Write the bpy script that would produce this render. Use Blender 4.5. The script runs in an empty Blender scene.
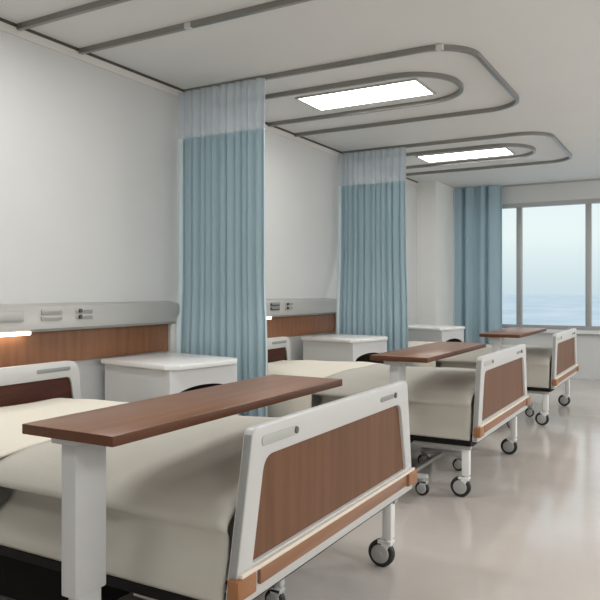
import bpy, bmesh, math, random
from math import sin, cos, pi, radians, sqrt
from mathutils import Vector, Matrix

random.seed(7)
C = bpy.context.scene.collection
CEIL = 2.49
BACK = 9.30          # inner face of the window wall
RX = 6.2             # right wall
Y0 = -1.6            # wall behind the camera

# ------------------------------------------------------------------ materials
def srgb(r, g, b):
    f = lambda c: ((c / 255) / 12.92) if c / 255 <= .04045 else (((c / 255) + .055) / 1.055) ** 2.4
    return (f(r), f(g), f(b), 1)

def new_mat(name):
    m = bpy.data.materials.new(name); m.use_nodes = True
    nt = m.node_tree
    return m, nt, nt.nodes['Principled BSDF']

def plain(name, col, rough=.5, metal=0, noise=0.0, nscale=8, bump=0.0, bscale=200, coat=0.0, spec=.5):
    m, nt, b = new_mat(name)
    b.inputs['Roughness'].default_value = rough
    b.inputs['Metallic'].default_value = metal
    b.inputs['Specular IOR Level'].default_value = spec
    b.inputs['Coat Weight'].default_value = coat
    b.inputs['Base Color'].default_value = col
    if noise or bump:
        tc = nt.nodes.new('ShaderNodeTexCoord')
    if noise:
        n = nt.nodes.new('ShaderNodeTexNoise'); n.inputs['Scale'].default_value = nscale
        n.inputs['Detail'].default_value = 3
        nt.links.new(tc.outputs['Object'], n.inputs['Vector'])
        r = nt.nodes.new('ShaderNodeValToRGB')
        r.color_ramp.elements[0].position = .3; r.color_ramp.elements[1].position = .7
        r.color_ramp.elements[0].color = tuple(c * (1 - noise) for c in col[:3]) + (1,)
        r.color_ramp.elements[1].color = tuple(min(1, c * (1 + noise)) for c in col[:3]) + (1,)
        nt.links.new(n.outputs['Fac'], r.inputs['Fac'])
        nt.links.new(r.outputs['Color'], b.inputs['Base Color'])
    if bump:
        n2 = nt.nodes.new('ShaderNodeTexNoise'); n2.inputs['Scale'].default_value = bscale
        nt.links.new(tc.outputs['Object'], n2.inputs['Vector'])
        bp = nt.nodes.new('ShaderNodeBump'); bp.inputs['Strength'].default_value = bump
        bp.inputs['Distance'].default_value = .01
        nt.links.new(n2.outputs['Fac'], bp.inputs['Height'])
        nt.links.new(bp.outputs['Normal'], b.inputs['Normal'])
    return m

def wood(name, c1, c2, scale, rough=.35, spec=.5):
    """streaky laminate; scale = stretch of the noise per axis (small along the grain)"""
    m, nt, b = new_mat(name)
    tc = nt.nodes.new('ShaderNodeTexCoord'); mp = nt.nodes.new('ShaderNodeMapping')
    mp.inputs['Scale'].default_value = scale
    nt.links.new(tc.outputs['Object'], mp.inputs['Vector'])
    n = nt.nodes.new('ShaderNodeTexNoise'); n.inputs['Scale'].default_value = 1.0
    n.inputs['Detail'].default_value = 5; n.inputs['Roughness'].default_value = .6
    nt.links.new(mp.outputs['Vector'], n.inputs['Vector'])
    r = nt.nodes.new('ShaderNodeValToRGB')
    r.color_ramp.elements[0].position = .3; r.color_ramp.elements[0].color = c1
    r.color_ramp.elements[1].position = .72; r.color_ramp.elements[1].color = c2
    nt.links.new(n.outputs['Fac'], r.inputs['Fac'])
    nt.links.new(r.outputs['Color'], b.inputs['Base Color'])
    b.inputs['Roughness'].default_value = rough
    b.inputs['Specular IOR Level'].default_value = spec
    return m

def emit(name, col, strength):
    m, nt, b = new_mat(name)
    b.inputs['Base Color'].default_value = col
    b.inputs['Emission Color'].default_value = col
    b.inputs['Emission Strength'].default_value = strength
    return m

def floor_mat():
    m, nt, b = new_mat('vinyl_floor')
    tc = nt.nodes.new('ShaderNodeTexCoord')
    n = nt.nodes.new('ShaderNodeTexNoise'); n.inputs['Scale'].default_value = 1.6; n.inputs['Detail'].default_value = 6
    nt.links.new(tc.outputs['Object'], n.inputs['Vector'])
    r = nt.nodes.new('ShaderNodeValToRGB')
    r.color_ramp.elements[0].position = .3; r.color_ramp.elements[1].position = .7
    r.color_ramp.elements[0].color = srgb(*FLOOR1); r.color_ramp.elements[1].color = srgb(*FLOOR2)
    nt.links.new(n.outputs['Fac'], r.inputs['Fac']); nt.links.new(r.outputs['Color'], b.inputs['Base Color'])
    b.inputs['Roughness'].default_value = .13
    b.inputs['Specular IOR Level'].default_value = .55
    n2 = nt.nodes.new('ShaderNodeTexNoise'); n2.inputs['Scale'].default_value = 7; n2.inputs['Detail'].default_value = 2
    nt.links.new(tc.outputs['Object'], n2.inputs['Vector'])
    bp = nt.nodes.new('ShaderNodeBump'); bp.inputs['Strength'].default_value = .05; bp.inputs['Distance'].default_value = .02
    nt.links.new(n2.outputs['Fac'], bp.inputs['Height']); nt.links.new(bp.outputs['Normal'], b.inputs['Normal'])
    return m

def cloth_mat(name, col, trans=0.0, transl=0.17):
    m, nt, b = new_mat(name)
    b.inputs['Base Color'].default_value = col
    b.inputs['Roughness'].default_value = .75
    b.inputs['Specular IOR Level'].default_value = .25
    out = nt.nodes['Material Output']
    tl = nt.nodes.new('ShaderNodeBsdfTranslucent'); tl.inputs['Color'].default_value = col
    mx = nt.nodes.new('ShaderNodeMixShader'); mx.inputs[0].default_value = transl
    nt.links.new(b.outputs[0], mx.inputs[1]); nt.links.new(tl.outputs[0], mx.inputs[2])
    last = mx
    if trans:
        tr = nt.nodes.new('ShaderNodeBsdfTransparent')
        m2 = nt.nodes.new('ShaderNodeMixShader'); m2.inputs[0].default_value = trans
        nt.links.new(mx.outputs[0], m2.inputs[1]); nt.links.new(tr.outputs[0], m2.inputs[2]); last = m2
    nt.links.new(last.outputs[0], out.inputs['Surface'])
    return m

def glass_mat():
    m, nt, b = new_mat('window_glass')
    out = nt.nodes['Material Output']
    tr = nt.nodes.new('ShaderNodeBsdfTransparent'); tr.inputs['Color'].default_value = (.97, .985, .98, 1)
    gl = nt.nodes.new('ShaderNodeBsdfGlossy'); gl.inputs['Roughness'].default_value = .35
    mx = nt.nodes.new('ShaderNodeMixShader'); mx.inputs[0].default_value = .015
    nt.links.new(tr.outputs[0], mx.inputs[1]); nt.links.new(gl.outputs[0], mx.inputs[2])
    nt.links.new(mx.outputs[0], out.inputs['Surface'])
    return m

def sea_mat():
    m, nt, b = new_mat('sea_water')
    tc = nt.nodes.new('ShaderNodeTexCoord')
    mp = nt.nodes.new('ShaderNodeMapping'); mp.inputs['Scale'].default_value = (.010, .004, 1)
    nt.links.new(tc.outputs['Object'], mp.inputs['Vector'])
    n = nt.nodes.new('ShaderNodeTexNoise'); n.inputs['Scale'].default_value = 1; n.inputs['Detail'].default_value = 5
    nt.links.new(mp.outputs['Vector'], n.inputs['Vector'])
    r = nt.nodes.new('ShaderNodeValToRGB')
    r.color_ramp.elements[0].position = .35; r.color_ramp.elements[0].color = srgb(*SEA1)
    r.color_ramp.elements[1].position = .65; r.color_ramp.elements[1].color = srgb(*SEA2)
    nt.links.new(n.outputs['Fac'], r.inputs['Fac']); nt.links.new(r.outputs['Color'], b.inputs['Base Color'])
    b.inputs['Roughness'].default_value = .7
    return m

FLOOR1, FLOOR2 = (190, 182, 175), (202, 195, 188)
SEA1, SEA2 = (226, 236, 236), (250, 252, 248)  # near-white tones put the distant haze into the water's colour

M = {
    'wall': plain('wall_paint', srgb(202, 203, 202), .75, noise=.012, nscale=3),
    'ceiling': plain('ceiling_paint', srgb(218, 218, 216), .85, noise=.01, nscale=2),
    'floor': floor_mat(),
    'column': plain('column_paint', srgb(224, 224, 220), .75),
    'gap': plain('painted_shadow_gap', srgb(72, 68, 64), .5),
    'cornice': plain('cornice_paint', srgb(214, 211, 206), .6),
    'track': plain('track_aluminium', srgb(150, 148, 144), .3, metal=.75),
    'joint': plain('joint_plastic', srgb(205, 205, 202), .35),
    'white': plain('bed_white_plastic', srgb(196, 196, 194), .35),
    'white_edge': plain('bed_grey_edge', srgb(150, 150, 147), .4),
    'leg_white': plain('leg_white_enamel', srgb(228, 228, 226), .3),
    'strip': plain('cream_strip', srgb(228, 218, 203), .4),
    'black': plain('black_steel', srgb(12, 11, 10), .6, spec=.2),
    'chassis': plain('dark_chassis_and_shade', srgb(14, 13, 12), .7, spec=.15),
    'steel': plain('grey_steel', srgb(178, 178, 174), .35, metal=.4),
    'tire': plain('tire_rubber', srgb(38, 38, 38), .55),
    'hub': plain('caster_hub_grey', srgb(168, 168, 166), .4),
    'slot': plain('slot_grey', srgb(140, 142, 142), .45),
    'slot_pale': plain('slot_pale', srgb(176, 178, 172), .45),
    'knob': plain('knob_dark', srgb(78, 78, 80), .35),
    'wood_foot': wood('footboard_walnut', srgb(98, 65, 44), srgb(118, 81, 57), (6, 26, 1.6), .42, .22),
    'wood_head': wood('headboard_walnut', srgb(60, 31, 21), srgb(84, 45, 32), (4, 4, 26), .4, .25),
    'wood_tray': wood('tray_walnut', srgb(116, 78, 55), srgb(144, 101, 74), (34, 1.6, 20), .32, .3),
    'wood_edge': plain('tray_dark_edge', srgb(92, 58, 40), .45, spec=.25),
    'wood_wall': wood('wall_panel_cherry', srgb(120, 79, 51), srgb(146, 99, 67), (4, 22, 1.5), .45),
    'bumper': wood('bumper_wood', srgb(130, 90, 63), srgb(152, 108, 79), (3, 2, 40), .35),
    'corner': plain('bumper_corner_tan', srgb(150, 102, 64), .4),
    'console': plain('console_aluminium', srgb(176, 175, 171), .38, metal=.15),
    'console_end': plain('console_end_trim', srgb(206, 205, 200), .5),
    'plate': plain('socket_plate', srgb(172, 172, 168), .35),
    'socket_dark': plain('socket_dark', srgb(70, 68, 66), .4),
    'lamp_warm': emit('reading_lamp_glow', (1, .86, .68, 1), 7),
    'cab': plain('cabinet_white', srgb(214, 215, 215), .35),
    'cab_top': plain('cabinet_top_white', srgb(232, 232, 230), .3),
    'dark': plain('painted_niche_shade', srgb(70, 66, 62), .7),
    'cream': plain('cream_sheet', srgb(220, 214, 200), .85, bump=.08, bscale=60),
    'duvet': plain('beige_duvet', srgb(186, 182, 172), .85, bump=.08, bscale=50),
    'mattress': plain('mattress_grey', srgb(186, 184, 176), .8),
    'post': plain('post_white', srgb(190, 191, 190), .3),
    'cloth': cloth_mat('curtain_blue', srgb(160, 183, 192)),
    'hem': cloth_mat('curtain_hem', srgb(206, 220, 224)),
    'net': cloth_mat('curtain_net', srgb(196, 205, 212), trans=.18, transl=.3),
    'frame': plain('window_aluminium', srgb(168, 169, 168), .4, metal=.3),
    'sill': plain('sill_white', srgb(222, 222, 220), .4),
    'glass': glass_mat(),
    'diffuser': emit('ceiling_light_diffuser', (1, .99, .97, 1), 15),
    'sea': sea_mat(),
    'tray_grey': plain('grey_box', srgb(120, 120, 118), .5),
}

# ------------------------------------------------------------------ mesh helpers
def box(bm, x0, x1, y0, y1, z0, z1, bev=0.0, seg=2):
    vs = [bm.verts.new((x, y, z)) for x in (x0, x1) for y in (y0, y1) for z in (z0, z1)]
    idx = [(0, 1, 3, 2), (4, 6, 7, 5), (0, 4, 5, 1), (2, 3, 7, 6), (0, 2, 6, 4), (1, 5, 7, 3)]
    fs = [bm.faces.new([vs[i] for i in f]) for f in idx]
    if bev:
        es = list({e for f in fs for e in f.edges})
        bmesh.ops.bevel(bm, geom=es, offset=bev, segments=seg, profile=.5, affect='EDGES')

def to3(axis, a, p):
    return {'x': (a, p[0], p[1]), 'y': (p[0], a, p[1]), 'z': (p[0], p[1], a)}[axis]

def prism(bm, pts, axis, a0, a1, bev=0.0):
    A = [bm.verts.new(to3(axis, a0, p)) for p in pts]; B = [bm.verts.new(to3(axis, a1, p)) for p in pts]
    f0 = bm.faces.new(A[::-1]); f1 = bm.faces.new(B)
    n = len(pts)
    for i in range(n):
        bm.faces.new([A[i], A[(i + 1) % n], B[(i + 1) % n], B[i]])
    if bev:
        es = list(set(f0.edges) | set(f1.edges))
        bmesh.ops.bevel(bm, geom=es, offset=bev, segments=2, profile=.5, affect='EDGES')

def ring(bm, outer, inner, axis, a0, a1, bev=0.0):
    n = len(outer)
    O0 = [bm.verts.new(to3(axis, a0, p)) for p in outer]; O1 = [bm.verts.new(to3(axis, a1, p)) for p in outer]
    I0 = [bm.verts.new(to3(axis, a0, p)) for p in inner]; I1 = [bm.verts.new(to3(axis, a1, p)) for p in inner]
    be = []
    for i in range(n):
        j = (i + 1) % n
        bm.faces.new([O0[i], O0[j], O1[j], O1[i]])
        bm.faces.new([I0[j], I0[i], I1[i], I1[j]])
        f1 = bm.faces.new([O1[i], O1[j], I1[j], I1[i]])
        f0 = bm.faces.new([O0[j], O0[i], I0[i], I0[j]])
        if bev:
            be += [bm.edges.get((O1[i], O1[j])), bm.edges.get((O0[i], O0[j])), bm.edges.get((I1[i], I1[j]))]
    if bev:
        bmesh.ops.bevel(bm, geom=be, offset=bev, segments=2, profile=.5, affect='EDGES')

def rounded(pts, rad, seg=6):
    """2-D polygon with rounded corners; rad may be a list"""
    out = []; n = len(pts)
    for i, p in enumerate(pts):
        r = rad[i] if isinstance(rad, (list, tuple)) else rad
        p = Vector(p); a = (Vector(pts[i - 1]) - p); b = (Vector(pts[(i + 1) % n]) - p)
        a.normalize(); b.normalize()
        ang = a.angle(b); d = r / math.tan(ang / 2)
        p0 = p + a * d; p1 = p + b * d
        for k in range(seg + 1):
            t = k / seg
            q = p0 * (1 - t) ** 2 + p * 2 * t * (1 - t) + p1 * t ** 2
            out.append((q.x, q.y))
    return out

def tube(bm, p0, p1, r0, r1=None, seg=20, bev=0.0):
    p0 = Vector(p0); p1 = Vector(p1); r1 = r0 if r1 is None else r1
    d = (p1 - p0).normalized()
    u = d.orthogonal().normalized(); v = d.cross(u)
    A = [bm.verts.new(p0 + (u * cos(2 * pi * k / seg) + v * sin(2 * pi * k / seg)) * r0) for k in range(seg)]
    B = [bm.verts.new(p1 + (u * cos(2 * pi * k / seg) + v * sin(2 * pi * k / seg)) * r1) for k in range(seg)]
    f0 = bm.faces.new(A[::-1]); f1 = bm.faces.new(B)
    for k in range(seg):
        bm.faces.new([A[k], A[(k + 1) % seg], B[(k + 1) % seg], B[k]])
    if bev:
        bmesh.ops.bevel(bm, geom=list(set(f0.edges) | set(f1.edges)), offset=bev, segments=3, profile=.5, affect='EDGES')

def sweep(bm, path, w, z0, z1):
    """rectangular section swept along a flat path of (x, y)"""
    n = len(path); L = []
    for i, p in enumerate(path):
        a = Vector(path[max(0, i - 1)]); b = Vector(path[min(n - 1, i + 1)])
        d = (b - a).normalized(); nn = Vector((-d.y, d.x)) * (w / 2); p = Vector(p)
        L.append([bm.verts.new((q.x, q.y, z)) for q, z in ((p + nn, z0), (p - nn, z0), (p - nn, z1), (p + nn, z1))])
    for i in range(n - 1):
        for k in range(4):
            bm.faces.new([L[i][k], L[i][(k + 1) % 4], L[i + 1][(k + 1) % 4], L[i + 1][k]])
    bm.faces.new(L[0][::-1]); bm.faces.new(L[-1])

def grid(bm, rows):
    V = [[bm.verts.new(p) for p in r] for r in rows]
    for i in range(len(V) - 1):
        for j in range(len(V[0]) - 1):
            bm.faces.new([V[i][j], V[i][j + 1], V[i + 1][j + 1], V[i + 1][j]])

ORG = {}
def obj(name, bm, mat, parent=None, smooth=True, angle=35, label=None, org=None):
    o_ = org if org is not None else (ORG.get(parent.name) if parent else None)
    if o_ is not None:
        bmesh.ops.translate(bm, verts=bm.verts[:], vec=-Vector(o_))
    bmesh.ops.recalc_face_normals(bm, faces=bm.faces[:])
    if smooth:
        for f in bm.faces: f.smooth = True
        for e in bm.edges:
            if len(e.link_faces) == 2 and e.calc_face_angle(0) > radians(angle): e.smooth = False
    me = bpy.data.meshes.new(name); bm.to_mesh(me); bm.free()
    for m_ in (mat if isinstance(mat, (list, tuple)) else [mat]): me.materials.append(M[m_])
    o = bpy.data.objects.new(name, me); C.objects.link(o)
    if parent: 
        o.parent = parent
        ORG[o.name] = o_
    elif o_ is not None:
        o.location = o_
    if label: o['label'] = label
    return o

def sub(name, bm, mat, parent, **k):
    """a sub-part: same local frame as the part it hangs from"""
    return obj(name, bm, mat, parent, **k)

def thing(name, label, cat, loc, group=None):
    o = bpy.data.objects.new(name, None); C.objects.link(o)
    o.empty_display_size = .1
    o.location = loc; o['label'] = label; o['category'] = cat
    if group: o['group'] = group
    ORG[o.name] = loc
    return o

def tag(o, label, cat, group=None):
    o['label'] = label; o['category'] = cat
    if group: o['group'] = group
    return o

def struct(name, bm, mat, parent=None, **k):
    o = obj(name, bm, mat, parent, **k)
    if parent is None: o['kind'] = 'structure'
    return o

def dup(root, loc, label):
    r = root.copy(); C.objects.link(r); r.location = loc; r['label'] = label
    ORG[r.name] = loc
    for ch in list(root.children):
        c = ch.copy(); C.objects.link(c); c.parent = r
        for g in list(ch.children):
            d = g.copy(); C.objects.link(d); d.parent = c
    return r

def B_(): return bmesh.new()
def one(name, mat, parent, *a, **k):
    bm = B_(); box(bm, *a, **k); return obj(name, bm, mat, parent)

# ------------------------------------------------------------------ setting
bm = B_(); box(bm, -.15, RX + .15, Y0 - .15, BACK + .15, -.12, 0); struct('floor', bm, 'floor', smooth=False)
bm = B_(); box(bm, -.15, RX + .15, Y0 - .15, BACK + .15, CEIL, CEIL + .12); struct('ceiling', bm, 'ceiling', smooth=False)
bm = B_(); box(bm, -.15, 0, Y0, BACK, 0, CEIL); struct('wall_left', bm, 'wall', smooth=False)
bm = B_(); box(bm, RX, RX + .15, Y0, BACK, 0, CEIL); struct('wall_right', bm, 'wall', smooth=False)
bm = B_(); box(bm, -.15, RX + .15, Y0 - .15, Y0, 0, CEIL); struct('wall_front', bm, 'wall', smooth=False)
WX0, WX1, WZ0, WZ1 = .30, 5.40, .61, 2.25
bm = B_()
for a in ((-.15, WX0, 0, CEIL), (WX1, RX + .15, 0, CEIL), (WX0, WX1, 0, WZ0), (WX0, WX1, WZ1, CEIL)):
    box(bm, a[0], a[1], BACK, BACK + .15, a[2], a[3])
struct('wall_back', bm, 'wall', smooth=False)
bm = B_(); box(bm, 0, .25, 8.42, BACK, 0, CEIL); struct('wall_column', bm, 'column', smooth=False)
# dark strip painted as the shadow gap, and pale cornice along the head wall
bm = B_(); box(bm, 0, .013, Y0, 8.42, CEIL - .016, CEIL); struct('trim_1', bm, 'gap', smooth=False)
bm = B_(); box(bm, 0, .008, Y0, 8.42, CEIL - .06, CEIL - .016); struct('trim_2', bm, 'cornice', smooth=False)
bm = B_(); box(bm, .25, RX, BACK - .012, BACK, CEIL - .02, CEIL); struct('trim_3', bm, 'frame', smooth=False)

# window: frame, mullions, panes, sill
w = bpy.data.objects.new('window_1', None); C.objects.link(w); w['kind'] = 'structure'
w.location = (2.85, BACK, WZ0); ORG[w.name] = (2.85, BACK, WZ0)
bm = B_()
fy0, fy1 = BACK + .02, BACK + .09
box(bm, WX0, WX1, fy0, fy1, WZ0, WZ0 + .05); box(bm, WX0, WX1, fy0 - .015, fy1, WZ1 - .055, WZ1)
box(bm, WX0, WX0 + .05, fy0, fy1, WZ0 + .05, WZ1 - .055); box(bm, WX1 - .05, WX1, fy0, fy1, WZ0 + .05, WZ1 - .055)
obj('window_frame', bm, 'frame', w, smooth=False)
mull = [1.075, 1.92, 2.765, 3.61, 4.455]
for mx in mull:
    bm = B_(); box(bm, mx - .034, mx + .034, fy0, fy1, WZ0 + .05, WZ1 - .055, bev=.004); obj('mullion', bm, 'frame', w)
edges = [WX0 + .05] + [v for mx in mull for v in (mx - .034, mx + .034)] + [WX1 - .05]
for i in range(0, len(edges), 2):
    bm = B_(); box(bm, edges[i], edges[i + 1], BACK + .05, BACK + .054, WZ0 + .05, WZ1 - .055); obj('pane', bm, 'glass', w, smooth=False)
bm = B_(); box(bm, WX0, WX1, BACK - .075, BACK + .02, WZ0 - .045, WZ0, bev=.006); obj('window_sill', bm, 'sill', w)

# sea far below, outside the window
bm = B_(); grid(bm, [[(-6000, 40, -45), (6000, 40, -45)], [(-6000, 9000, -45), (6000, 9000, -45)]])
o = struct('sea', bm, 'sea', smooth=False)

# ------------------------------------------------------------------ ceiling tracks and lights
def u_track(ya, yb, xe, r, seg=12):
    path = [(0.014, ya), (xe * .5, ya)]
    for k in range(seg + 1):
        t = -pi / 2 + (pi / 2) * k / seg
        path.append((xe - r + r * cos(t), ya + r + r * sin(t)))
    for k in range(seg + 1):
        t = (pi / 2) * k / seg
        path.append((xe - r + r * cos(t), yb - r + r * sin(t)))
    path += [(xe * .5, yb), (0.014, yb)]
    res = [path[0]]
    for p in path[1:]:
        if (Vector(p) - Vector(res[-1])).length > 1e-4: res.append(p)
    return res

def track(name_label, ya, yb, xe, r, joints):
    t = thing('curtain_track', name_label, 'curtain track', (0.5, (ya + yb) / 2, CEIL), 'curtain tracks on the ceiling')
    bm = B_(); sweep(bm, u_track(ya, yb, xe, r), .024, CEIL - .030, CEIL); obj('rail', bm, 'track', t, angle=50)
    for (jx, jy) in joints:
        bm = B_(); box(bm, jx - .02, jx + .02, jy - .016, jy + .016, CEIL - .034, CEIL - .002, bev=.004); obj('joint', bm, 'joint', t, label='small white joint of the track')
    return t
TR = [1.32, 3.78, 6.235]
names = [('over the bed nearest the camera', 'at the top left of the photo'), ('over the second bed', ''), ('over the bed by the window', '')]
track('wide grey U-shaped curtain track running off the top left of the ceiling', TR[0], TR[0] + 1.52, 1.98, .26, [(.80, TR[0] + 1.52)])
track('narrow grey U-shaped curtain track off the top left, inside the wide one', TR[0] + .40, TR[0] + 1.10, 1.72, .33, [])
track('wide grey U-shaped curtain track around the larger ceiling light', TR[1], TR[1] + 1.52, 1.98, .26, [(1.83, TR[1] + .005)])
track('narrow grey U-shaped curtain track close around the larger ceiling light', TR[1] + .38, TR[1] + 1.08, 1.72, .33, [])
track('wide grey U-shaped curtain track around the smaller ceiling light by the window', TR[2], TR[2] + 1.52, 1.98, .26, [])
track('narrow grey U-shaped curtain track close around the smaller ceiling light', TR[2] + .38, TR[2] + 1.08, 1.72, .33, [])

def ceiling_light(y, label):
    t = thing('ceiling_light', label, 'ceiling light', (1.05, y, CEIL), 'ceiling lights inside the curtain tracks')
    x0, x1, y0, y1 = .60, 1.485, y - .178, y + .178
    out = [(x0 - .018, y0 - .018), (x1 + .018, y0 - .018), (x1 + .018, y1 + .018), (x0 - .018, y1 + .018)]
    inn = [(x0, y0), (x1, y0), (x1, y1), (x0, y1)]
    bm = B_(); ring(bm, out, inn, 'z', CEIL - .010, CEIL); obj('light_frame', bm, 'console', t, smooth=False)
    bm = B_(); box(bm, x0, x1, y0, y1, CEIL - .007, CEIL - .001); obj('diffuser', bm, 'diffuser', t, smooth=False)
ceiling_light(TR[1] + .73, 'larger glowing white rectangular ceiling light nearer the camera')
ceiling_light(TR[2] + .75, 'smaller glowing white rectangular ceiling light near the window')

# ------------------------------------------------------------------ head wall consoles
def slot_outline(cy, cz, w, h, r, seg=5):
    return rounded([(cy - w / 2, cz - h / 2), (cy + w / 2, cz - h / 2), (cy + w / 2, cz + h / 2), (cy - w / 2, cz + h / 2)], r, seg)

def console(y0, y1, label, shift, lamp, sw='plate'):
    """grey service rail with sockets above a strip of wood panelling; ends at y1"""
    e = y1 - shift
    t = thing('wall_console', label, 'wall console', (0, (y0 + y1) / 2, .70), 'service consoles on the head wall')
    bm = B_(); prism(bm, [(0, .895), (.085, .885), (.10, .90), (.10, 1.005), (.088, 1.022), (0, 1.034)], 'y', y0, y1, bev=.003); obj('service_rail', bm, 'console', t)
    bm = B_(); box(bm, 0, .028, y0, y1 - .035, .705, .893); obj('wood_panel', bm, 'wood_wall', t, smooth=False)
    bm = B_(); box(bm, 0, .05, y1 - .033, y1, .70, .893, bev=.004); obj('end_trim', bm, 'console_end', t)
    # offsets are measured back from the far end
    bm = B_(); box(bm, .02, .092, y0 + .03, lamp, .872, .893, bev=.004); obj('reading_lamp', bm, 'lamp_warm', t, label='lit reading lamp bar')
    def plate(n, ya, yb, za, zb, mat='plate', d=.008):
        bm = B_(); prism(bm, slot_outline((ya + yb) / 2, (za + zb) / 2, yb - ya, zb - za, min(.008, (zb - za) / 3), 3), 'x', .099, .10 + d, bev=.002); return obj(n, bm, mat, t)
    p = plate('control_plate', e - 1.62, e - 1.23, .942, 1.002)
    bm = B_(); box(bm, .1085, .112, e - 1.60, e - 1.25, .95, .995, bev=.002); obj('cover', bm, 'console', p)
    for za in (.978, .944):
        p = plate('rocker_switch', e - 1.12, e - .985, za, za + .026, sw, .010)
        bm = B_(); box(bm, .1105, .114, e - 1.11, e - .995, za + .010, za + .023, bev=.001); obj('rocker', bm, 'console' if sw == 'plate' else 'slot', p)
        p = plate('gas_outlet', e - .885, e - .76, za, za + .026, 'console', .006)
        bm = B_(); tube(bm, (.105, e - .86, za + .013), (.118, e - .86, za + .013), .011); obj('nozzle', bm, 'socket_dark', p)
        bm = B_(); box(bm, .1062, .109, e - .83, e - .77, za + .007, za + .018); obj('outlet_label', bm, 'slot', p)
    return t
console(1.30, 3.615, 'grey service console with switches above wood panelling, left of the nearest curtain', .005, 2.435)
console(3.84, 6.09, 'grey service console and wood panelling between the two curtains', .22, 4.785, 'knob')

# ------------------------------------------------------------------ curtains
def curtain(label, x0, x1, y, ztop, znet, zbot, nf, amp, disp, slope, seed, group, zk=1.4):
    rnd = random.Random(seed)
    t = thing('privacy_curtain', label, 'curtain', ((x0 + x1) / 2, y, zbot), group)
    ph = [rnd.uniform(0, 6.28) for _ in range(4)]
    N = nf * 16
    def pt(u, z):
        w_ = u + .012 * sin(2 * pi * u * 2.3 + ph[0])
        a = .72 * sin(2 * pi * nf * w_ + ph[1]) + .28 * sin(2 * pi * nf * 1.63 * w_ + ph[2])
        a = math.copysign(abs(a) ** .75, a)
        s = (ztop - z) / (ztop - zbot)
        k = min(1, max(0, (zk - z) / (zk - .74))); k = k * k * (3 - 2 * k)
        dy = -disp * k
        x = x0 + (x1 - x0) * u + .010 * sin(2 * pi * nf * w_ + ph[1] + 1.2) + slope * dy
        return (max(x, .006), y + amp * (.75 + .25 * s) * a + dy, z)
    def sheet(u0, u1, za, zb, nz):
        bm = B_()
        n = max(2, int(N * (u1 - u0)))
        grid(bm, [[pt(u0 + (u1 - u0) * i / n, za + (zb - za) * j / nz) for i in range(n + 1)] for j in range(nz + 1)])
        return bm
    h = .022
    if znet < ztop - .02:
        obj('net_header', sheet(0, 1, ztop, znet + .0, 4), 'net', t, angle=80, label='sheer white net header')
    obj('cloth', sheet(h, 1 - h, znet, zbot, 24), 'cloth', t, angle=80)
    obj('hem', sheet(0, h, znet, zbot, 24), 'hem', t, angle=80, label='pale side hem')
    obj('hem', sheet(1 - h, 1, znet, zbot, 24), 'hem', t, angle=80, label='pale side hem')
    return t
curtain('blue privacy curtain with white net top, nearest the camera', .012, .702, 3.735, CEIL - .03, 2.14, .22, 12, .026, .185, -.72, 3, 'privacy curtains between the beds', 1.2)
curtain('blue privacy curtain with white net top, second from the camera', .012, .720, 6.19, CEIL - .03, 2.14, .22, 12, .026, .365, -.44, 5, 'privacy curtains between the beds', 1.6)
curtain('darker blue-grey full-height curtain gathered at the left of the window', .268, .905, BACK - .15, CEIL - .012, CEIL - .012, .03, 4, .055, 0, 0, 11, 'privacy curtains between the beds')

# ------------------------------------------------------------------ casters
def wheel_tire(bm, c, r, w):
    """tyre: lathe about the y axis"""
    prof = [(r * .62, -w / 2), (r * .9, -w / 2), (r, -w * .3), (r, w * .3), (r * .9, w / 2), (r * .62, w / 2)]
    n = 28; L = []
    for k in range(n):
        a = 2 * pi * k / n
        L.append([bm.verts.new((c[0] + p[0] * cos(a), c[1] + p[1], c[2] + p[0] * sin(a))) for p in prof])
    for k in range(n):
        for i in range(len(prof)):
            j = (i + 1) % len(prof)
            bm.faces.new([L[k][i], L[k][j], L[(k + 1) % n][j], L[(k + 1) % n][i]])

def caster(parent, x, y, r, ztop, fork_mat='white', turn=-.045, w=.03):
    """swivel caster: fork (part) with tyre and hub (sub-parts)"""
    bm = B_()
    cx = x + turn
    tube(bm, (x, y, ztop - .03), (x, y, ztop), .016)
    for s in (-1, 1):
        prism(bm, [(x - .018, ztop - .012), (x + .018, ztop - .012), (cx + .014, r - .012), (cx - .014, r - .012)], 'y', y + s * (w / 2 + .004) - .003, y + s * (w / 2 + .004) + .003)
    box(bm, min(x, cx) - .01, x + .018, y - w / 2 - .007, y + w / 2 + .007, ztop - .024, ztop - .010, bev=.003)
    f = obj('caster', bm, fork_mat, parent)
    bm = B_(); wheel_tire(bm, (cx, y, r), r, w); sub('tire', bm, 'tire', f)
    bm = B_(); tube(bm, (cx, y - w / 2 - .009, r), (cx, y + w / 2 + .009, r), r * .68, seg=24, bev=.004)
    tube(bm, (cx, y - w / 2 - .012, r), (cx, y + w / 2 + .012, r), r * .2, seg=14)
    sub('hub', bm, 'hub', f, label='grey hub')
    return f

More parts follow.
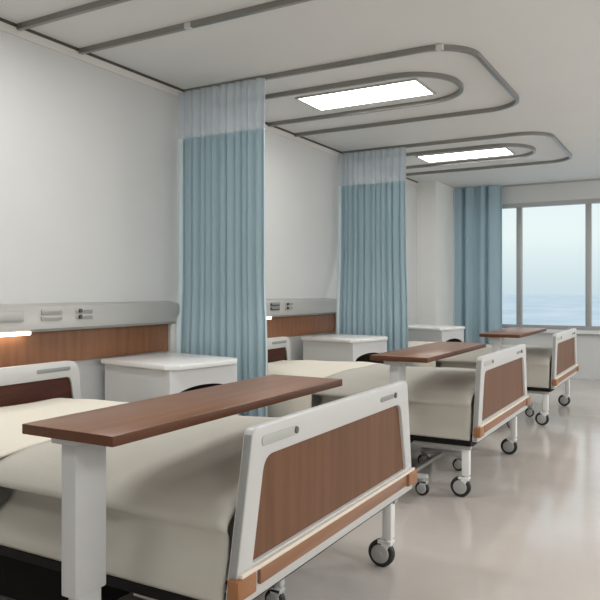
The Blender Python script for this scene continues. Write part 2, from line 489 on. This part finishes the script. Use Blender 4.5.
# ------------------------------------------------------------------ hospital bed
def make_bed(yc, label):
    t = thing('hospital_bed', label, 'bed', (1.15, yc, 0), 'hospital beds along the head wall')
    Y = lambda v: yc + v
    # underframe: black side rails and cross rails
    bm = B_()
    for s in (-1, 1):
        box(bm, .27, 2.06, Y(s * .585) - .03, Y(s * .585) + .03, .285, .312)
    for x in (.30, 1.1, 2.03):
        box(bm, x - .025, x + .025, Y(-.556), Y(.556), .275, .305)
    obj('bed_frame', bm, 'black', t, smooth=False)
    for s in (-1, 1):
        bm = B_(); box(bm, 1.73, 2.05, Y(s * .565) - .018, Y(s * .565) + .018, .258, .2845, bev=.003)
        obj('side_rail', bm, 'steel', t, label='light grey lower rail')
    bm = B_()
    box(bm, .42, 1.46, Y(-.53), Y(.53), .10, .255, bev=.01)
    box(bm, .36, 1.9, Y(-.1), Y(.1), .215, .274, bev=.006)
    obj('lift_mechanism', bm, 'chassis', t)  # lift gear; its near-black colour also carries the shade under the bed
    # mattress
    bm = B_()
    prof = rounded([(-.45, .312), (.45, .312), (.45, .53), (-.45, .53)], [.02, .02, .05, .05], 5)
    prism(bm, [(Y(a), b) for a, b in prof], 'x', .275, 2.03, bev=.02)
    obj('mattress', bm, 'mattress', t)
    # boards
    def board(name, xa, xb, out, inn, wood_name, face):
        bm = B_(); ring(bm, out, inn, 'x', xa, xb, bev=.004)
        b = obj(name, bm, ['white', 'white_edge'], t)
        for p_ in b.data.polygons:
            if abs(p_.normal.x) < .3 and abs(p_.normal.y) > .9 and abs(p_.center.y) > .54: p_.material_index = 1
        bm = B_(); prism(bm, inn, 'x', xa + (.010 if face > 0 else .010), xb - .012); sub('wood_panel', bm, wood_name, b, smooth=False)
        return b
    zt = .748
    out = rounded([(Y(-.626), .312), (Y(.612), .312), (Y(.556), zt), (Y(-.537), zt)], [.012, .012, .03, .03], 6)
    inn = rounded([(Y(-.54), .405), (Y(.54), .405), (Y(.482), .667), (Y(-.482), .667)], [.006, .006, .05, .05], 6)
    fb = board('footboard', 2.070, 2.10, out, inn, 'wood_foot', 1)
    def grip(b, x, ya, yb, z, h, mat, knob_side):
        bm = B_(); prism(bm, slot_outline((ya + yb) / 2, z, yb - ya, h, h * .49, 5), 'x', x - .004, x + .0022, bev=.001); sub('grip', bm, mat, b, label='recessed hand grip')
        if knob_side is not None:
            bm = B_(); tube(bm, (x - .003, knob_side, z), (x + .005, knob_side, z), .0105, seg=18, bev=.001); sub('grip_end', bm, 'knob', b, label='dark round end of the grip')
    grip(fb, 2.10, Y(-.50), Y(-.325), .708, .026, 'slot_pale', Y(-.322))
    grip(fb, 2.10, Y(.285), Y(.405), .708, .017, 'slot', Y(.425))
    bm = B_(); box(bm, 2.098, 2.112, Y(-.605), Y(.605), .387, .399, bev=.003); sub('cream_strip', bm, 'strip', fb)
    bm = B_(); box(bm, 2.098, 2.110, Y(-.52), Y(.52), .345, .3865, bev=.003); sub('bumper', bm, 'bumper', fb, label='wood-coloured bumper bar')
    for s in (-1, 1):
        a, b2 = (Y(-.628), Y(-.545)) if s < 0 else (Y(.535), Y(.628))
        bm = B_(); box(bm, 2.080, 2.115, a, b2, .338, .389, bev=.004); sub('bumper_corner', bm, 'corner', fb, label='tan bumper corner')
    zt = .738
    out = rounded([(Y(-.62), .312), (Y(.62), .312), (Y(.575), zt), (Y(-.575), zt)], [.02, .02, .07, .07], 6)
    inn = rounded([(Y(-.565), .40), (Y(.565), .40), (Y(.525), .655), (Y(-.525), .655)], [.01, .01, .035, .035], 6)
    hb = board('headboard', .225, .262, out, inn, 'wood_head', 1)
    grip(hb, .262, Y(.31), Y(.52), .70, .020, 'slot', None)
    grip(hb, .262, Y(-.52), Y(-.31), .70, .020, 'slot', None)
    # legs and casters
    for x in (.40, 2.02):
        for s in (-1, 1):
            y = Y(s * .555)
            bm = B_(); box(bm, x - .02, x + .02, y - .022, y + .022, .115, .290, bev=.006)
            lg = obj('leg', bm, 'leg_white', t)
            caster(t, x, y, .054, .119, 'leg_white', turn=-.03)
    return t

BEDS = [2.02, 4.21, 6.48]
bed = make_bed(BEDS[0], 'white hospital bed nearest the camera, walnut-panelled footboard cut by the photo bottom')
bed2 = dup(bed, (1.15, BEDS[1], 0), 'middle white hospital bed with a walnut-panelled footboard')
bed3 = dup(bed, (1.15, BEDS[2], 0), 'white hospital bed with walnut footboard nearest the window')

# bedding ------------------------------------------------------------
def lerp_prof(prof, n):
    """resample an open polyline to n+1 points with slight smoothing (Catmull-Rom)"""
    P = [Vector(p) for p in prof]; m = len(P) - 1; out = []
    for i in range(n + 1):
        t = i / n * m; k = min(int(t), m - 1); f = t - k
        p0 = P[max(k - 1, 0)]; p1 = P[k]; p2 = P[k + 1]; p3 = P[min(k + 2, m)]
        q = .5 * ((2 * p1) + (p2 - p0) * f + (2 * p0 - 5 * p1 + 4 * p2 - p3) * f * f + (3 * p1 - p0 - 3 * p2 + p3) * f ** 3)
        out.append(q)
    return out
def sstep(a, b, x):
    t = min(1, max(0, (x - a) / (b - a))); return t * t * (3 - 2 * t)

def bedding(kind, yc, label):
    if kind == 'duvet':
        x0, x1, n = 1.10, 2.052, 34
    else:
        x0, x1, n = .30, 1.098, 28
    rows = []
    for i in range(n + 1):
        x = x0 + (x1 - x0) * i / n
        if kind == 'duvet':
            zt = .574 + .004 * sstep(1.25, 2.05, x)
            zs = .545 + .012 * sstep(1.2, 2.05, x)      # shoulder height
            k = .10 * (1 - sstep(1.36, 1.88, x))
            prof = [(0, zt + .012), (.25, zt + .008), (.42, zt - .002), (.53, zs), (.588, zs - .035), (.598 - k * .1, zs - .06), (.590 - k * .95, zs - .078), (.590 - k, .43), (.600 - k * .7, .39), (.608, .355), (.612, .314)]
        else:
            zt = .560 + .02 * sstep(.3, .6, x) - .004 * sstep(.95, 1.1, x)
            q = sstep(.80, 1.0, x); hw = .535 + .06 * q
            prof = [(0, zt + .006), (.25, zt + .004), (.40, zt), (hw - .06, zt - .018), (hw - .012, zt - .06), (hw, zt - .12), (hw + .002, .40), (hw + .004, .35), (hw + .006, .314)]
        half = lerp_prof(prof, 30)
        full = [(-p.x, p.y) for p in half[::-1]] + [(p.x, p.y) for p in half[1:]]
        row = []
        for (a, z) in full:
            wob = .006 * sin(x * 9 + a * 5) * sin(a * 7 + 1) if abs(a) < .5 else .004 * sin(x * 21 + 2)
            row.append((x, yc + a * 1.0, z + (wob if abs(a) < .5 else 0)))
        rows.append(row)
    if kind == 'duvet':   # close the foot end against the footboard
        rows.append([(x1 + .003, yc + (p[1] - yc) * .985, .314 + (p[2] - .314) * .97) for p in rows[-1]])
    bm = B_(); grid(bm, rows)
    name = 'duvet' if kind == 'duvet' else 'bed_sheet'
    o = obj(name, bm, 'duvet' if kind == 'duvet' else 'cream', None, angle=80, org=(1.5 if kind == 'duvet' else .7, yc, .314))
    sm = o.modifiers.new('thick', 'SOLIDIFY'); sm.thickness = .010; sm.offset = -1
    tag(o, label, 'duvet' if kind == 'duvet' else 'bed sheet', 'duvets on the beds' if kind == 'duvet' else 'cream sheets at the bed heads')
    return o
WHO = ['the bed nearest the camera', 'the middle bed', 'the bed by the window']
d1 = bedding('duvet', BEDS[0], 'beige-grey duvet over the foot half of ' + WHO[0])
s1 = bedding('sheet', BEDS[0], 'smooth cream sheet over the head half of ' + WHO[0])
for i in (1, 2):
    a = d1.copy(); C.objects.link(a); a.location.y = BEDS[i]; a['label'] = 'beige-grey duvet over the foot half of ' + WHO[i]
    a = s1.copy(); C.objects.link(a); a.location.y = BEDS[i]; a['label'] = 'smooth cream sheet over the head half of ' + WHO[i]

# ------------------------------------------------------------------ overbed tables
def make_table(y0, length, label, xoff=0):
    t = thing('overbed_table', label, 'overbed table', (1.775, y0 + .15, 0), 'overbed tables')
    x0, x1 = 1.615 + xoff, 1.925 + xoff
    bm = B_(); box(bm, x0, x1, y0, y0 + length, .742, .768, bev=.003); tp = obj('tabletop', bm, ['wood_tray', 'wood_edge'], t)
    for p_ in tp.data.polygons:
        if abs(p_.normal.z) < .5: p_.material_index = 1
    px0, px1, py0, py1 = 1.704, 1.756, y0 + .045, y0 + .150
    bm = B_(); box(bm, px0 - .03, px1 + .004, py0 - .005, py1 + .02, .718, .7415, bev=.003); obj('top_bracket', bm, 'post', t)
    bm = B_(); box(bm, px0, px1, py0, py1, .338, .718, bev=.005); obj('outer_column', bm, 'post', t)
    bm = B_(); box(bm, px0 + .010, px1 - .006, py0 + .014, py1 - .012, .095, .338, bev=.004); obj('inner_column', bm, 'post', t)
    bm = B_(); box(bm, 1.690, 1.722, y0 + .03, y0 + .86, .080, .102, bev=.004)
    box(bm, 1.69, 1.775, y0 + .04, y0 + .155, .075, .11, bev=.004); obj('base_beam', bm, 'steel', t, label='grey steel beam')
    for yy, xa, xb in ((y0 + .27, 1.56, 1.835), (y0 + .87, 1.58, 1.855)):
        bm = B_(); tube(bm, (xa, yy, .100), (xb, yy, .100), .017, seg=16, bev=.006)
        obj('cross_bar', bm, 'post', t)
        for x in (xa + .03, xb - .02):
            caster(t, x, yy, .038, .092, 'post', turn=-.012, w=.024)
    return t
TY = [1.165, 3.305, 5.40]
make_table(TY[0], 1.19, 'walnut-topped overbed table nearest the camera, on a thick white column')
make_table(TY[1], 1.12, 'walnut-topped overbed table across the middle bed')
make_table(TY[2], 1.10, 'walnut-topped overbed table farthest from the camera, in front of the window')

# ------------------------------------------------------------------ bedside cabinets
def make_cabinet(yc, label):
    t = thing('bedside_cabinet', label, 'cabinet', (.36, yc, 0), 'white bedside cabinets')
    x0, x1, y0, y1, zt = .045, .665, yc - .255, yc + .255, .672
    bm = B_()
    box(bm, x0, x1, y0, y0 + .018, .06, zt); box(bm, x0, x1, y1 - .018, y1, .06, zt)
    box(bm, x0, x0 + .012, y0 + .018, y1 - .018, .06, zt)
    box(bm, x0 + .012, x1, y0 + .018, y1 - .018, .06, .08); box(bm, x0 + .012, x1, y0 + .018, y1 - .018, .40, .418)
    # arched front above the niche
    n = 16; a0, a1 = y0 + .018, y1 - .018
    ys = [a0 + (a1 - a0) * i / n for i in range(n + 1)]
    zz = [.505 + .07 * sqrt(max(0, 1 - ((y - yc) / (.5 * (a1 - a0))) ** 2)) for y in ys]
    for i in range(n):
        prism(bm, [(ys[i], zz[i]), (ys[i + 1], zz[i + 1]), (ys[i + 1], zt), (ys[i], zt)], 'x', x1 - .018, x1)
    bmesh.ops.remove_doubles(bm, verts=bm.verts[:], dist=1e-5)
    obj('body', bm, 'cab', t, smooth=False)
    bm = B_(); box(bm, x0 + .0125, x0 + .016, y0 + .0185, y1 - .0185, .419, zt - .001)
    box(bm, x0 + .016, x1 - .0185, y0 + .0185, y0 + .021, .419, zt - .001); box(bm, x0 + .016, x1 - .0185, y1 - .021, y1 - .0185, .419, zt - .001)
    obj('niche_shade', bm, 'dark', t, smooth=False, label='painted-in shade inside the arched niche')  # dark faces painting in the shade inside the niche
    c = .055
    bm = B_(); X0, X1, Ya, Yb = .035, .70, yc - .275, yc + .275
    prism(bm, [(X0, Ya), (X1 - c, Ya), (X1, Ya + c), (X1, Yb - c), (X1 - c, Yb), (X0, Yb)], 'z', zt + .0005, .702, bev=.006)
    obj('cabinet_top', bm, 'cab_top', t)
    bm = B_(); box(bm, x1 + .0005, x1 + .018, y0 + .004, y1 - .004, .29, .404, bev=.004); d = obj('drawer', bm, 'cab', t)
    bm = B_(); box(bm, x1 + .018, x1 + .034, yc - .07, yc + .07, .345, .357, bev=.003); sub('handle', bm, 'steel', d)
    bm = B_(); box(bm, x1 + .0005, x1 + .018, y0 + .004, y1 - .004, .068, .284, bev=.004); d = obj('door', bm, 'cab', t)
    bm = B_(); box(bm, x1 + .018, x1 + .034, y1 - .10, y1 - .088, .14, .24, bev=.003); sub('handle', bm, 'steel', d)
    for x in (.10, .61):
        for yy in (y0 + .05, y1 - .05):
            caster(t, x, yy, .022, .0595, 'steel', turn=-.008, w=.016)
    return t
CY = [3.185, 5.47, 7.55]
CR = radians(-10)
cab = make_cabinet(CY[0], 'white bedside cabinet with arched niche, directly in front of the nearest curtain')
c2 = dup(cab, (.425, CY[1], 0), 'white bedside cabinet below the second curtain, behind the middle bed')
dup(cab, (.36 + .10, CY[2], 0), 'white bedside cabinet farthest from the camera, beside the wall column')
for o in bpy.data.objects:
    if o.get('category') == 'cabinet': o.rotation_euler.z = CR
cab.location.x = .395; cab.scale.x = .95; c2.scale.x = .86

# ------------------------------------------------------------------ light
def area(name, loc, sx, sy, power, col=(1, .995, .985), rot=(0, 0, 0)):
    l = bpy.data.lights.new(name, 'AREA'); l.shape = 'RECTANGLE'; l.size = sx; l.size_y = sy
    l.energy = power; l.color = col
    o = bpy.data.objects.new(name, l); C.objects.link(o); o.location = loc; o.rotation_euler = rot
    return o
area('ceiling_lamp', (1.05, 2.05, CEIL - .05), .9, .36, 20)
area('ceiling_lamp', (1.05, -.4, CEIL - .05), .9, .36, 12)
def fill_point(y, power, x=4.9, z=1.75, r=.4):  # unseen fill light added to brighten ceiling, floor and walls
    l = bpy.data.lights.new('fill_light', 'POINT'); l.energy = power; l.shadow_soft_size = r; l.color = (1, .995, .985)
    o = bpy.data.objects.new('fill_light', l); C.objects.link(o); o.location = (x, y, z)
for y in (-.4, 2.05, 4.5, 7.0):
    area('ceiling_lamp', (4.9, y, CEIL - .05), .9, .36, 30)
    fill_point(y, {-.4: 17, 2.05: 24, 4.5: 34, 7.0: 60}[y], x=4.2 if y < 0 else 4.9)

W = bpy.data.worlds.new('World'); bpy.context.scene.world = W; W.use_nodes = True
nt = W.node_tree; bg = nt.nodes['Background']
tc = nt.nodes.new('ShaderNodeTexCoord'); sp = nt.nodes.new('ShaderNodeSeparateXYZ')
nt.links.new(tc.outputs['Generated'], sp.inputs[0])
rp = nt.nodes.new('ShaderNodeValToRGB')
el = rp.color_ramp.elements
el[0].position = 0.0; el[0].color = srgb(206, 222, 230)
el[1].position = .75; el[1].color = srgb(196, 214, 236)
e = el.new(.075); e.color = srgb(234, 245, 246)
e = el.new(.22); e.color = srgb(232, 241, 249)
nt.links.new(sp.outputs['Z'], rp.inputs['Fac']); nt.links.new(rp.outputs['Color'], bg.inputs['Color'])
bg.inputs['Strength'].default_value = 1.12

# ------------------------------------------------------------------ camera
cam = bpy.data.cameras.new('camera'); co = bpy.data.objects.new('camera', cam); C.objects.link(co)
cam.sensor_width = 36; cam.lens = 694 * 36 / 600; cam.shift_y = -9 / 600
cam.clip_start = .05; cam.clip_end = 20000
co.location = (3.08, 0, 1.10); co.rotation_euler = (pi / 2, 0, radians(29.65))
sc = bpy.context.scene; sc.camera = co
sc.view_settings.view_transform = 'Standard'
sc.view_settings.look = 'None'
sc.view_settings.exposure = -.07; sc.view_settings.gamma = 1
